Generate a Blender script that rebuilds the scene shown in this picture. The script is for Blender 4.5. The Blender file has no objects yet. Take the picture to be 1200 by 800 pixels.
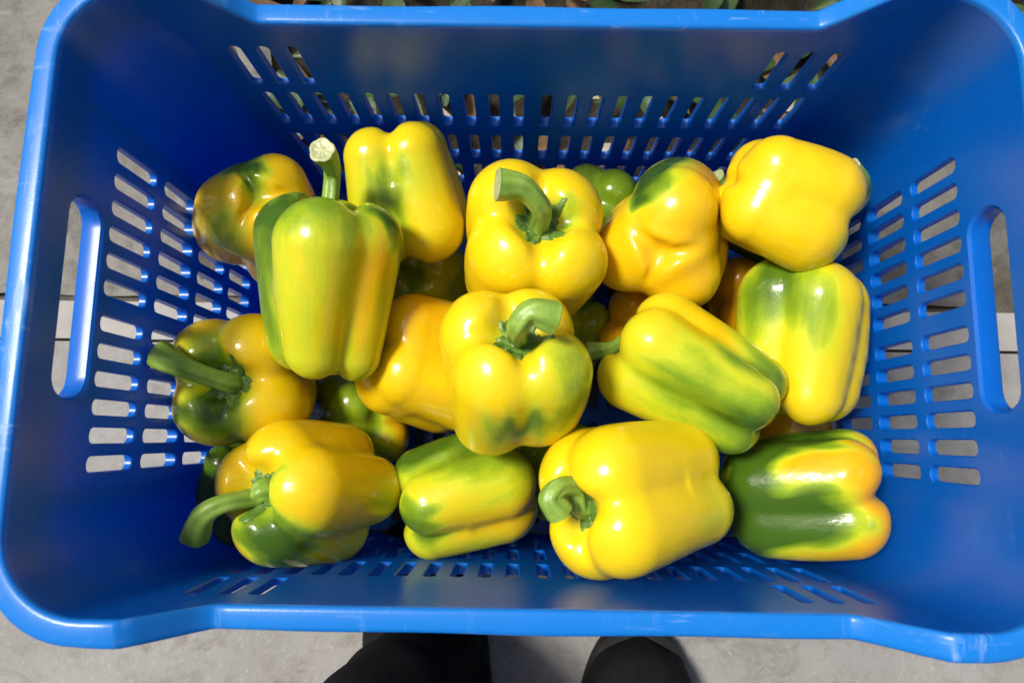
import bpy, bmesh, math, random
import numpy as np
from mathutils import Matrix, Vector

# ------------------------------------------------------------------ camera, sky, sun, exposure
scene = bpy.context.scene
COL = scene.collection
RIM = 0.290                        # height of the low stretch of the crate's rim above the ground
cam_data = bpy.data.cameras.new('camera')
cam = bpy.data.objects.new('camera', cam_data)
COL.objects.link(cam)
cam.location = (-0.0104, -0.0765, RIM + 0.3758)
cam.rotation_euler = (0.1401, 0.0033, 0.0141)
cam_data.sensor_width = 36.0
cam_data.lens = 24.0
cam_data.clip_start = 0.01
cam_data.clip_end = 200.0
cam_data.dof.use_dof = True
cam_data.dof.focus_distance = 0.47
cam_data.dof.aperture_fstop = 9.0
scene.camera = cam

SUN_EL, SUN_AZ = math.radians(61), math.atan2(-0.92, 0.30)      # azimuth from +Y towards +X
to_sun = Vector((math.cos(SUN_EL) * math.sin(SUN_AZ), math.cos(SUN_EL) * math.cos(SUN_AZ), math.sin(SUN_EL)))
world = bpy.data.worlds.new('World')
scene.world = world
world.use_nodes = True
wn = world.node_tree
sky = wn.nodes.new('ShaderNodeTexSky')
sky.sky_type = 'NISHITA'
sky.sun_disc = False
sky.sun_elevation = SUN_EL
sky.sun_rotation = SUN_AZ
sky.dust_density = 5.0
wn.links.new(sky.outputs['Color'], wn.nodes['Background'].inputs['Color'])
wn.nodes['Background'].inputs['Strength'].default_value = 0.10
sd = bpy.data.lights.new('sun', 'SUN')
sd.energy = 4.2
sd.angle = math.radians(13.0)
sd.color = (1.0, 0.965, 0.90)
sun = bpy.data.objects.new('sun', sd)
COL.objects.link(sun)
sun.rotation_euler = to_sun.to_track_quat('Z', 'Y').to_euler()
vs = scene.view_settings
vs.view_transform = 'Standard'
vs.look = 'None'
vs.exposure = 0.12
vs.gamma = 1.0
vs.use_curve_mapping = False
scene.cycles.max_bounces = 6
scene.cycles.diffuse_bounces = 3
scene.cycles.glossy_bounces = 3

# ------------------------------------------------------------------ helpers
def mesh_obj(name, verts, faces, mat=None, parent=None, smooth=True, angle=None):
    me = bpy.data.meshes.new(name)
    me.from_pydata([tuple(v) for v in verts], [], [tuple(f) for f in faces])
    me.update()
    if smooth:
        me.polygons.foreach_set('use_smooth', [True] * len(me.polygons))
    if angle is not None:
        me.set_sharp_from_angle(angle=math.radians(angle))
    ob = bpy.data.objects.new(name, me)
    COL.objects.link(ob)
    if mat:
        me.materials.append(mat)
    if parent:
        ob.parent = parent
    return ob

def empty(name, loc=(0, 0, 0)):
    e = bpy.data.objects.new(name, None)
    e.empty_display_size = 0.02
    COL.objects.link(e)
    e.location = loc
    return e

def tag(o, label=None, cat=None, group=None, kind=None):
    if label: o['label'] = label
    if cat: o['category'] = cat
    if group: o['group'] = group
    if kind: o['kind'] = kind
    return o

class NT:
    """a small helper around a material's node tree"""
    def __init__(self, name):
        self.m = bpy.data.materials.new(name)
        self.m.use_nodes = True
        self.t = self.m.node_tree
        self.p = self.t.nodes['Principled BSDF']
        self.out = self.t.nodes['Material Output']
    def n(self, kind, **kw):
        nd = self.t.nodes.new(kind)
        for k, v in kw.items():
            if k in nd.inputs.keys():
                nd.inputs[k].default_value = v
            else:
                setattr(nd, k, v)
        return nd
    def l(self, a, b):
        self.t.links.new(a, b)
    def ramp(self, fac, stops, interp='LINEAR'):
        r = self.n('ShaderNodeValToRGB')
        r.color_ramp.interpolation = interp
        el = r.color_ramp.elements
        while len(el) < len(stops):
            el.new(0.5)
        for e, (p, c) in zip(el, stops):
            e.position = p
            e.color = tuple(c) + (1.0,) if len(c) == 3 else c
        self.l(fac, r.inputs['Fac'])
        return r.outputs['Color']
    def math(self, op, a, b=None, clamp=False):
        nd = self.n('ShaderNodeMath', operation=op, use_clamp=clamp)
        for i, v in enumerate((a, b)):
            if v is None: continue
            if hasattr(v, 'is_output'): self.l(v, nd.inputs[i])
            else: nd.inputs[i].default_value = v
        return nd.outputs[0]
    def mix(self, fac, a, b, blend='MIX'):
        nd = self.n('ShaderNodeMix', data_type='RGBA', blend_type=blend)
        for i, v in ((0, fac), (6, a), (7, b)):
            if hasattr(v, 'is_output'): self.l(v, nd.inputs[i])
            elif i == 0: nd.inputs[0].default_value = v
            else: nd.inputs[i].default_value = tuple(v) + (1.0,)
        return nd.outputs[2]
    def coords(self, scale=(1, 1, 1), out='Object'):
        tc = self.n('ShaderNodeTexCoord')
        mp = self.n('ShaderNodeMapping')
        mp.inputs['Scale'].default_value = scale
        self.l(tc.outputs[out], mp.inputs['Vector'])
        return mp.outputs['Vector']
    def noise(self, vec, scale, detail=4, rough=0.55, dist=0.0):
        nd = self.n('ShaderNodeTexNoise')
        nd.inputs['Scale'].default_value = scale
        nd.inputs['Detail'].default_value = detail
        nd.inputs['Roughness'].default_value = rough
        nd.inputs['Distortion'].default_value = dist
        self.l(vec, nd.inputs['Vector'])
        return nd.outputs['Fac']
    def bump(self, h, strength, dist):
        b = self.n('ShaderNodeBump')
        b.inputs['Strength'].default_value = strength
        b.inputs['Distance'].default_value = dist
        self.l(h, b.inputs['Height'])
        self.l(b.outputs['Normal'], self.p.inputs['Normal'])

# ------------------------------------------------------------------ materials
def mat_plastic(name, wear, ca, cb):
    k = NT(name)
    v = k.coords()
    big = k.noise(v, 9, 3)
    col = k.mix(k.math('MULTIPLY', big, 0.5), ca, cb)
    # pale scuffs and rub marks
    st = k.noise(k.coords((140, 22, 60)), 1.0, 5, 0.65, 0.6)
    st2 = k.noise(k.coords((25, 160, 45)), 1.0, 5, 0.65, 0.6)
    mask = k.noise(v, 26, 3, 0.6)
    sc = k.math('MAXIMUM', st, st2)
    sc = k.math('MULTIPLY', k.math('SUBTRACT', sc, 0.65 - 0.08 * wear), 8.0, True)
    sc = k.math('MULTIPLY', sc, k.math('MULTIPLY', k.math('SUBTRACT', mask, 0.52 - 0.10 * wear), 6.0, True), True)
    col = k.mix(k.math('MULTIPLY', sc, wear), col, (0.24, 0.45, 0.80))
    # dull dusty bloom
    dust = k.noise(v, 17, 6, 0.7)
    dm = k.math('MULTIPLY', k.math('SUBTRACT', dust, 0.52), 1.2, True)
    col = k.mix(k.math('MULTIPLY', dm, 0.02 + 0.38 * wear), col, (0.07, 0.27, 0.60))
    k.l(col, k.p.inputs['Base Color'])
    rg = k.math('ADD', k.math('MULTIPLY', dust, 0.22), 0.17)
    k.l(k.math('ADD', rg, k.math('MULTIPLY', sc, 0.2)), k.p.inputs['Roughness'])
    k.p.inputs['IOR'].default_value = 1.5
    fine = k.noise(v, 900, 2)
    k.bump(k.math('ADD', k.math('MULTIPLY', fine, 0.25), k.math('MULTIPLY', big, 1.0)), 0.18, 0.001)
    tr = k.n('ShaderNodeBsdfTranslucent')
    tr.inputs['Color'].default_value = (0.0, 0.17, 0.90, 1)
    mx = k.n('ShaderNodeMixShader')
    mx.inputs[0].default_value = 0.30
    k.l(k.p.outputs[0], mx.inputs[1])
    k.l(tr.outputs[0], mx.inputs[2])
    k.l(mx.outputs[0], k.out.inputs['Surface'])
    return k.m

def mat_pepper():
    k = NT('pepper_skin')
    g = k.n('ShaderNodeAttribute', attribute_name='green').outputs['Fac']
    o = k.n('ShaderNodeAttribute', attribute_name='gold').outputs['Fac']
    v = k.coords()
    streak = k.noise(k.coords((1.0, 1.0, 0.16)), 95, 5, 0.62, 0.4)
    mott = k.noise(v, 42, 5, 0.65)
    edge = k.math('MULTIPLY', k.math('MULTIPLY', g, k.math('SUBTRACT', 1.15, g)), 2.6)          # strongest where it is turning
    amp = k.math('ADD', k.math('MULTIPLY', edge, 0.30), 0.06)
    gn = k.math('ADD', g, k.math('MULTIPLY', k.math('SUBTRACT', streak, 0.5), amp))
    gn = k.math('ADD', gn, k.math('MULTIPLY', k.math('SUBTRACT', mott, 0.5), k.math('MULTIPLY', amp, 0.9)), True)
    on = k.math('ADD', o, k.math('MULTIPLY', k.math('SUBTRACT', mott, 0.5), 0.5), True)
    ripe = k.ramp(on, [(0.0, (0.74, 0.535, 0.006)), (0.5, (0.74, 0.395, 0.004)), (1.0, (0.69, 0.26, 0.004))])
    a = k.math('MULTIPLY', gn, 2.6, True)
    c1 = k.mix(a, ripe, (0.48, 0.52, 0.016))
    b = k.math('MULTIPLY', k.math('SUBTRACT', gn, 0.36), 1.9, True)
    gr = k.ramp(b, [(0.0, (0.48, 0.52, 0.016)), (0.42, (0.20, 0.31, 0.012)), (1.0, (0.048, 0.108, 0.007))])
    sel = k.math('GREATER_THAN', gn, 0.3846)
    col = k.mix(sel, c1, gr)
    # tiny pale corky specks
    vo = k.n('ShaderNodeTexVoronoi')
    vo.inputs['Scale'].default_value = 95
    k.l(v, vo.inputs['Vector'])
    sp = k.math('LESS_THAN', vo.outputs['Distance'], 0.035)
    col = k.mix(k.math('MULTIPLY', sp, 0.30), col, (0.50, 0.36, 0.12))
    k.l(col, k.p.inputs['Base Color'])
    k.l(k.math('ADD', k.math('MULTIPLY', mott, 0.18), 0.11), k.p.inputs['Roughness'])
    k.p.inputs['IOR'].default_value = 1.48
    return k

def finish_pepper(k):
    k.p.inputs['Subsurface Weight'].default_value = 0.22
    k.p.inputs['Subsurface Radius'].default_value = (1.0, 0.55, 0.08)
    k.p.inputs['Subsurface Scale'].default_value = 0.006
    v = k.coords()
    h = k.math('ADD', k.math('MULTIPLY', k.noise(k.coords((1, 1, 0.5)), 70, 4), 1.0), k.math('MULTIPLY', k.noise(v, 480, 2), 0.10))
    k.bump(h, 0.42, 0.0018)
    return k.m

def mat_stem(name, c0, c1, c2):
    k = NT(name)
    v = k.coords()
    n1 = k.noise(v, 90, 5, 0.6)
    col = k.ramp(n1, [(0.25, c0), (0.55, c1), (0.8, c2)])
    n2 = k.noise(v, 380, 3, 0.6)
    col = k.mix(k.math('MULTIPLY', k.math('SUBTRACT', n2, 0.55), 1.6, True), col, (0.25, 0.39, 0.07))
    k.l(col, k.p.inputs['Base Color'])
    k.p.inputs['Roughness'].default_value = 0.42
    k.p.inputs['Subsurface Weight'].default_value = 0.1
    k.p.inputs['Subsurface Radius'].default_value = (0.4, 1.0, 0.1)
    k.p.inputs['Subsurface Scale'].default_value = 0.003
    k.bump(k.math('ADD', n2, k.math('MULTIPLY', n1, 1.5)), 0.4, 0.0006)
    return k.m

def mat_simple(name, c0, c1, scale, rough, bump=0.2, bdist=0.001, detail=6):
    k = NT(name)
    v = k.coords()
    n1 = k.noise(v, scale, detail, 0.62)
    k.l(k.ramp(n1, [(0.3, c0), (0.7, c1)]), k.p.inputs['Base Color'])
    k.p.inputs['Roughness'].default_value = rough
    k.p.inputs['Specular IOR Level'].default_value = 0.5 if rough < 0.7 else 0.15
    k.bump(k.noise(v, scale * 7, 4), bump, bdist)
    return k.m

def mat_ground():
    k = NT('concrete')
    v = k.coords()
    n1 = k.noise(v, 7, 8, 0.62)
    n2 = k.noise(v, 45, 6, 0.7)
    n3 = k.noise(v, 260, 3, 0.6)
    col = k.ramp(n1, [(0.3, (0.195, 0.188, 0.175)), (0.7, (0.285, 0.277, 0.262))])
    col = k.mix(k.math('MULTIPLY', k.math('SUBTRACT', n2, 0.5), 2.2, True), col, (0.14, 0.126, 0.105))
    col = k.mix(k.math('MULTIPLY', k.math('SUBTRACT', n3, 0.6), 2.2, True), col, (0.5, 0.48, 0.45))
    st = k.noise(k.coords((1, 1.6, 1)), 16, 7, 0.72, 0.8)
    col = k.mix(k.math('MULTIPLY', k.math('SUBTRACT', st, 0.54), 4.0, True), col, (0.12, 0.108, 0.09))
    k.l(col, k.p.inputs['Base Color'])
    k.p.inputs['Roughness'].default_value = 0.85
    k.bump(k.math('ADD', n2, k.math('MULTIPLY', n3, 0.5)), 0.4, 0.003)
    return k.m

def mat_film():
    k = NT('dirty_ground_film')
    v = k.coords()
    n1 = k.noise(v, 9, 7, 0.65)
    n2 = k.noise(v, 30, 6, 0.7)
    n3 = k.noise(k.coords((1, 6, 1)), 16, 4)
    col = k.ramp(n1, [(0.3, (0.09, 0.083, 0.07)), (0.7, (0.17, 0.162, 0.142))])
    col = k.mix(k.math('MULTIPLY', k.math('SUBTRACT', n2, 0.47), 4.5, True), col, (0.05, 0.043, 0.03))
    col = k.mix(k.math('MULTIPLY', k.math('SUBTRACT', n3, 0.6), 2.0, True), col, (0.30, 0.34, 0.33))
    k.l(col, k.p.inputs['Base Color'])
    k.p.inputs['Roughness'].default_value = 0.6
    k.bump(k.math('ADD', n2, n1), 0.5, 0.006)
    return k.m

M_PLASTIC = mat_plastic('blue_plastic', 0.25, (0.001, 0.128, 0.54), (0.0015, 0.160, 0.64))
M_RIM = mat_plastic('blue_plastic_worn_sunlit_rim', 0.85, (0.006, 0.20, 0.66), (0.02, 0.27, 0.74))  # scuffed rim; its base blues are also lightened to carry sun and sky light
M_PEPPER = finish_pepper(mat_pepper())
M_STEM = mat_stem('stem_green', (0.13, 0.24, 0.025), (0.23, 0.37, 0.05), (0.33, 0.45, 0.10))
M_CALYX = mat_stem('calyx_green', (0.05, 0.11, 0.012), (0.10, 0.19, 0.022), (0.18, 0.27, 0.05))
M_CUT = mat_stem('stem_cut', (0.26, 0.30, 0.12), (0.40, 0.42, 0.20), (0.48, 0.48, 0.26))
M_CONC = mat_ground()
M_FILM = mat_film()
M_EDGE = mat_simple('pale_concrete_edge', (0.27, 0.258, 0.235), (0.36, 0.345, 0.32), 22, 0.8, 0.3, 0.002)
M_BED = mat_simple('silted_joint', (0.06, 0.052, 0.04), (0.13, 0.118, 0.098), 40, 0.9, 0.6, 0.003)
M_SOIL = mat_simple('dark_soil', (0.012, 0.011, 0.008), (0.05, 0.042, 0.028), 30, 0.9, 0.8, 0.01)
M_CLOTH = mat_simple('black_cloth', (0.0025, 0.0025, 0.004), (0.006, 0.006, 0.008), 60, 0.95, 0.5, 0.001)
M_LEATHER = mat_simple('black_leather', (0.003, 0.003, 0.0035), (0.007, 0.007, 0.008), 80, 0.75, 0.4, 0.0006)
M_SOLE = mat_simple('black_rubber', (0.010, 0.010, 0.010), (0.022, 0.021, 0.020), 60, 0.8)
M_LEAF = mat_simple('leaf_green', (0.014, 0.038, 0.008), (0.04, 0.08, 0.016), 35, 0.5, 0.3, 0.001)
M_LEAF2 = mat_simple('leaf_pale', (0.09, 0.13, 0.035), (0.16, 0.20, 0.07), 35, 0.55, 0.3, 0.001)
M_DRY = mat_simple('leaf_dry', (0.07, 0.038, 0.018), (0.19, 0.12, 0.06), 40, 0.8, 0.4, 0.001)
M_HUSK = mat_simple('bleached_litter', (0.28, 0.23, 0.17), (0.44, 0.40, 0.33), 40, 0.8, 0.4, 0.001)

# ------------------------------------------------------------------ ground
def sheet(name, x0, x1, y0, y1, z, mat, thick=None):
    if thick is None:
        o = mesh_obj(name, [(x0, y0, z), (x1, y0, z), (x1, y1, z), (x0, y1, z)], [(0, 1, 2, 3)], mat, smooth=False)
    else:
        v = [(x, y, zz) for zz in (z - thick, z) for x, y in ((x0, y0), (x1, y0), (x1, y1), (x0, y1))]
        o = mesh_obj(name, v, [(3, 2, 1, 0), (4, 5, 6, 7), (0, 1, 5, 4), (1, 2, 6, 5), (2, 3, 7, 6), (3, 0, 4, 7)], mat, smooth=False)
    tag(o, kind='structure')
    return o
sheet('ground', -40, 40, -40, 40, -0.045, M_SOIL)
sheet('path', -6, 6, -6, 0.012, -0.0015, M_CONC, 0.05)
sheet('path_bed', -6, 6, -0.2, 0.12, -0.016, M_BED, 0.02)
sheet('path_edge', -6, 6, 0.0145, 0.052, 0.0015, M_EDGE, 0.05)
def film():
    nx, ny = 150, 60
    rng = np.random.default_rng(4)
    X = np.linspace(-1.6, 1.6, nx); Y = np.linspace(0.060, 0.150, ny)
    ph = rng.uniform(0, 6, 12); v = []
    for j, y in enumerate(Y):
        for x in X:
            z = -0.012 + 0.004 * math.sin(x * 21 + ph[0] + 8 * y) + 0.003 * math.sin(x * 47 + ph[1] - 30 * y) + 0.002 * math.sin(y * 90 + x * 11 + ph[2])
            yy = y + 0.004 * math.sin(x * 23) * math.sin(x * 7.1) * (1 - j / (ny - 1)) + (0.9 / (1 + math.exp((x + 0.31) * 40)) + 0.16 / (1 + math.exp((0.33 - x) * 40))) * (j / (ny - 1)) ** 3 + (0.012 * math.sin(x * 5 + ph[3]) + 0.008 * math.sin(x * 17 + ph[4])) * (j / (ny - 1)) ** 2
            v.append((x, yy, z))
    f = [(j * nx + i, j * nx + i + 1, (j + 1) * nx + i + 1, (j + 1) * nx + i) for j in range(ny - 1) for i in range(nx - 1)]
    tag(mesh_obj('ground_film', v, f, M_FILM), kind='structure')
film()

# ------------------------------------------------------------------ the crate
A, B, RC = 0.260, 0.166, 0.042
N1, N2, HZ = 0.168, 0.200, 0.034
FLOOR = 0.016
def Z(d): return RIM - d
def thick(z):
    t = min(1.0, max(0.0, (RIM - z - 0.07) / 0.05))
    return 0.0045 + 0.0032 * t
def rim_z(x):
    t = min(1.0, max(0.0, (abs(x) - N1) / (N2 - N1)))
    t = 0.85 * t + 0.15 * t * t * (3 - 2 * t)
    return RIM + HZ * t

class Panel:
    """a wall sheet with real thickness and slots, laid out in (u, z) and mapped to the wall"""
    def __init__(self, mp):
        self.v = []; self.f = []; self.mp = mp; self.ix = {}
    def p(self, u, z, o):
        key = (round(u, 6), round(z, 6), round(o, 6))
        if key not in self.ix:
            self.ix[key] = len(self.v)
            self.v.append(self.mp(u, z, o))
        return self.ix[key]
    def poly(self, pts, inner):
        ids = [self.p(u, z, 0.0 if inner else thick(z)) for u, z in pts]
        self.f.append(ids if inner else ids[::-1])
    def both(self, pts):
        self.poly(pts, True); self.poly(pts, False)
    def holed(self, u0, u1, z0, z1, outline, depth=None, ch=0.0008):
        """outline: closed list counter-clockwise, first half from the top point down the left side"""
        n = len(outline); h = n // 2
        cu = sum(a for a, b in outline) / n; cz = sum(b for a, b in outline) / n
        hu = max(a for a, b in outline) - cu; hz = max(b for a, b in outline) - cz
        big = [(cu + (a - cu) * (1 + ch / hu), cz + (b - cz) * (1 + ch / hz)) for a, b in outline]
        for inner, ol in ((True, big), (False, outline)):
            left = [ol[i] for i in range(0, h + 1)]
            right = [ol[i % n] for i in range(h, n + 1)]
            top, bot = ol[0], ol[h]
            self.poly([(top[0], z1), (u0, z1), (u0, z0), (bot[0], z0)] + left[::-1], inner)
            self.poly([(bot[0], z0), (u1, z0), (u1, z1), (top[0], z1)] + right[::-1], inner)
        for i in range(n):
            a, b = outline[i], outline[(i + 1) % n]
            A_, B_ = big[i], big[(i + 1) % n]
            self.f.append([self.p(*A_, 0.0), self.p(*B_, 0.0), self.p(*b, ch), self.p(*a, ch)])
            self.f.append([self.p(*a, ch), self.p(*b, ch), self.p(*b, thick(b[1])), self.p(*a, thick(a[1]))])
    def build(self, name, parent, angle=35):
        return mesh_obj(name, self.v, self.f, M_PLASTIC, parent, True, angle)

def stadium(u, zb, zt, w, rb=0.75, n=5):
    """a slot standing upright: round top, slightly squarer foot; starts at the top point, runs down the left"""
    r = w / 2; r2 = r * rb; pts = []
    for i in range(n + 1):
        a = math.pi / 2 + (math.pi / 2) * i / n
        pts.append((u + r * math.cos(a), zt - r + r * math.sin(a)))
    for i in range(n + 1):
        a = math.pi + (math.pi / 2) * i / n
        pts.append((u - r + r2 + r2 * math.cos(a), zb + r2 + r2 * math.sin(a)))
    pts.append((u, zb))
    m = [(2 * u - a, b) for a, b in pts[1:-1]][::-1]
    return pts + m

def long_wall(parent, side):
    mp = (lambda u, z, o: (u, side * (B + o), z)) if side < 0 else (lambda u, z, o: (-u, side * (B + o), z))
    P = Panel(mp)
    q, h = 0.0182, 0.0208
    cols = [s * (h / 2 + j * q) for s in (-1, 1) for j in range(11)]
    cols.sort()
    UE = A - RC
    edges = [-UE, cols[0] - q / 2] + [c + q / 2 for c in cols[:10]] + [0.0] + [c - q / 2 for c in cols[12:]] + [cols[-1] + q / 2, UE]
    # cells: list of (u0, u1, col or None)
    cells = []
    for a, b in zip(edges[:-1], edges[1:]):
        c = [x for x in cols if a < x < b]
        cells.append((a, b, c[0] if c else None))
    rows = [(Z(0.0717), Z(0.0256)), (Z(0.1323), Z(0.0833)), (Z(0.1950), Z(0.1495)), (Z(0.2540), Z(0.2090))]
    bands = [Z(0.0205)]
    for (b0, t0), (b1, t1) in zip(rows[:-1], rows[1:]):
        bands.append((b0 + t1) / 2)
    bands.append(Z(0.2600)); bands.append(0.0)
    for r in range(4):
        z1, z0 = bands[r], bands[r + 1]
        for a, b, c in cells:
            if c is not None and (r > 0 or abs(c) > h / 2 + 7.5 * q):
                P.holed(a, b, z0, z1, stadium(c, rows[r][0], rows[r][1], 0.0078))
            else:
                P.both([(a, z0), (b, z0), (b, z1), (a, z1)])
    for a, b, c in cells:
        P.both([(a, bands[5]), (b, bands[5]), (b, bands[4]), (a, bands[4])])
    top = sorted(set([-UE, UE] + [s * (N1 + (N2 - N1) * t) for s in (-1, 1) for t in (0, .25, .5, .75, 1)] + list(np.linspace(-N1, N1, 12))))
    top = [t for t in top if abs(t) <= UE + 1e-9]
    for a, b in zip(top[:-1], top[1:]):
        P.both([(a, bands[0]), (b, bands[0]), (b, rim_z(b) - 0.0025), (a, rim_z(a) - 0.0025)])
    return P.build('long_wall', parent)

def end_wall(parent, side):
    mp = (lambda u, z, o: (side * (A + o), u, z)) if side > 0 else (lambda u, z, o: (side * (A + o), -u, z))
    P = Panel(mp)
    p, g = 0.0169, 0.0221
    cols = sorted(s * (g / 2 + j * p) for s in (-1, 1) for j in range(6))
    UE = B - RC
    edges = [-UE, cols[0] - p / 2] + [c + p / 2 for c in cols[:5]] + [0.0] + [c - p / 2 for c in cols[7:]] + [cols[-1] + p / 2, UE]
    cells = []
    for a, b in zip(edges[:-1], edges[1:]):
        c = [x for x in cols if a < x < b]
        cells.append((a, b, c[0] if c else None))
    rows = [(Z(0.0759), Z(0.0286)), (Z(0.1345), Z(0.0870)), (Z(0.1925), Z(0.1452)), (Z(0.2505), Z(0.2035))]
    bands = [Z(0.0252)]
    for (b0, t0), (b1, t1) in zip(rows[:-1], rows[1:]):
        bands.append((b0 + t1) / 2)
    bands.append(Z(0.2570)); bands.append(0.0)
    for r in range(4):
        z1, z0 = bands[r], bands[r + 1]
        for a, b, c in cells:
            if c is not None:
                P.holed(a, b, z0, z1, stadium(c, rows[r][0], rows[r][1], 0.0095, 0.9))
            else:
                P.both([(a, z0), (b, z0), (b, z1), (a, z1)])
    for a, b, c in cells:
        P.both([(a, bands[5]), (b, bands[5]), (b, bands[4]), (a, bands[4])])
    zt = RIM + HZ - 0.0025
    hw, h0, h1 = 0.0580, Z(0.0213), Z(-0.0085)
    P.both([(-UE, bands[0]), (-0.072, bands[0]), (-0.072, zt), (-UE, zt)])
    P.both([(0.072, bands[0]), (UE, bands[0]), (UE, zt), (0.072, zt)])
    r = 0.0135; ol = [(0.0, h1)]
    for c, a0 in (((-hw + r, h1 - r), 90), ((-hw + r, h0 + r), 180)):
        for i in range(7):
            a = math.radians(a0 + 15 * i)
            ol.append((c[0] + r * math.cos(a), c[1] + r * math.sin(a)))
    ol.append((0.0, h0))
    ol = ol + [(-a, b) for a, b in ol[1:-1]][::-1]
    P.holed(-0.072, 0.072, bands[0], zt, ol, ch=0.0016)
    w = P.build('end_wall', parent)
    # the thick grip collar round the hand hole
    n = len(ol); cu, cz = 0.0, (h0 + h1) / 2
    def grow(d): return [(a * (1 + d / hw), cz + (b - cz) * (1 + d / ((h1 - h0) / 2))) for a, b in ol]
    prof = [(0.0, 0.0046), (0.0, 0.0122), (0.0009, 0.0134), (0.0020, 0.0134), (0.0027, 0.0125), (0.0027, 0.0046)]
    v = []; f = []
    for d, o in prof:
        for a, b in grow(d):
            v.append(mp(a, b, o))
    for k in range(len(prof) - 1):
        for i in range(n):
            j = (i + 1) % n
            f.append((k * n + i, k * n + j, (k + 1) * n + j, (k + 1) * n + i))
    mesh_obj('grip_collar', v, f, M_PLASTIC, w, True, 40)
    return w

def corner(parent, sx, sy):
    v = []; f = []; n = 12
    zs = [0.0, Z(0.24), Z(0.18), Z(0.13), Z(0.10), Z(0.07), Z(0.02), RIM + HZ - 0.0025]
    for layer in (0, 1):
        for z in zs:
            for i in range(n + 1):
                a = (math.pi / 2) * i / n
                r = RC + (thick(z) if layer else 0)
                v.append((sx * (A - RC + r * math.cos(a)), sy * (B - RC + r * math.sin(a)), z))
    m = len(zs) * (n + 1)
    for layer in (0, 1):
        for k in range(len(zs) - 1):
            for i in range(n):
                q = [layer * m + k * (n + 1) + i, layer * m + k * (n + 1) + i + 1, layer * m + (k + 1) * (n + 1) + i + 1, layer * m + (k + 1) * (n + 1) + i]
                f.append(q if (layer == 1) == (sx * sy > 0) else q[::-1])
    return mesh_obj('corner', v, f, M_PLASTIC, parent, True, 40)

def rim(parent):
    path = []                                   # (x, y, nx, ny, z)
    ux = sorted(set([s * (N1 + (N2 - N1) * t) for s in (-1, 1) for t in (-0.06, 0.03, .25, .5, .75, .97, 1.06)] + list(np.linspace(-0.16, 0.16, 24)) + [-(A - RC) + .004, A - RC - .004]))
    for x in ux: path.append((x, -B, 0, -1, rim_z(x)))
    def arc(cx, cy, a0):
        for i in range(13):
            a = math.radians(a0 + 90 * i / 12)
            path.append((cx + RC * math.cos(a), cy + RC * math.sin(a), math.cos(a), math.sin(a), RIM + HZ))
    arc(A - RC, -B + RC, -90)
    for y in np.linspace(-(B - RC) + .006, B - RC - .006, 14): path.append((A, y, 1, 0, RIM + HZ))
    arc(A - RC, B - RC, 0)
    for x in ux[::-1]: path.append((x, B, 0, 1, rim_z(x)))
    arc(-A + RC, B - RC, 90)
    for y in np.linspace(B - RC - .006, -(B - RC) + .006, 14): path.append((-A, y, -1, 0, RIM + HZ))
    arc(-A + RC, -B + RC, 180)
    prof = [(-0.0001, -0.0040), (-0.0001, -0.0016), (0.0003, -0.0006), (0.0011, 0.0001), (0.0030, 0.0004), (0.0100, 0.0002), (0.0118, -0.0003),
            (0.0128, -0.0013), (0.0133, -0.0030), (0.0136, -0.0175), (0.0130, -0.0182), (0.0120, -0.0182), (0.0114, -0.0175), (0.0112, -0.0040), (0.0100, -0.0030), (0.0040, -0.0030)]
    rng = np.random.default_rng(7)
    v = []; f = []; n = len(path); m = len(prof)
    wob = [0.00035 * math.sin(i * 0.7) + 0.0003 * math.sin(i * 0.31 + 2) for i in range(n)]
    for (x, y, nx, ny, z), w in zip(path, wob):
        for o, dz in prof:
            v.append((x + nx * (o + (w if o > 0.009 else 0)), y + ny * (o + (w if o > 0.009 else 0)), z + dz))
    for i in range(n):
        j = (i + 1) % n
        for k in range(m - 1):
            f.append((i * m + k, j * m + k, j * m + k + 1, i * m + k + 1))
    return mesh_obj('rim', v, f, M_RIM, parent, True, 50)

def bar(name, parent, x0, x1, y0, y1, z0, z1):
    v = [(x, y, z) for z in (z0, z1) for x, y in ((x0, y0), (x1, y0), (x1, y1), (x0, y1))]
    return mesh_obj(name, v, [(3, 2, 1, 0), (4, 5, 6, 7), (0, 1, 5, 4), (1, 2, 6, 5), (2, 3, 7, 6), (3, 0, 4, 7)], M_PLASTIC, parent, False)

crate = empty('harvest_crate')
tag(crate, 'blue plastic harvest crate with slotted walls and hand holes, full of bell peppers', 'crate')
for s in (-1, 1):
    long_wall(crate, s)
    end_wall(crate, s)
    for t in (-1, 1):
        corner(crate, s, t)
rim(crate)
def crate_floor(parent):
    P = Panel(lambda u, z, o: (u, z, FLOOR - o))
    xs = np.linspace(-(A - RC), A - RC, 25); ys = np.linspace(-B + 0.004, B - 0.004, 7)
    for i in range(24):
        for j in range(6):
            c = (xs[i] + xs[i + 1]) / 2
            hole = stadium(c, ys[j] + 0.007, ys[j + 1] - 0.007, 0.0085, 0.9, 3)
            P.holed(xs[i], xs[i + 1], ys[j], ys[j + 1], hole)
    for s in (-1, 1):
        pts = [(s * (A - RC), -B + 0.004)]
        for i in range(9):
            a = math.radians(-90 + 180 * i / 8)
            yy = (B - RC) * (1 if a > 0 else -1 if a < 0 else 0) + (RC - 0.003) * math.sin(a)
            pts.append((s * (A - RC + (RC - 0.002) * math.cos(a)), yy))
        pts.append((s * (A - RC), B - 0.004))
        P.both(pts if s > 0 else pts[::-1])
    return P.build('base', parent)
thick_wall = thick
def thick(z): return 0.005
crate_floor(crate)
thick = thick_wall
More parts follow.
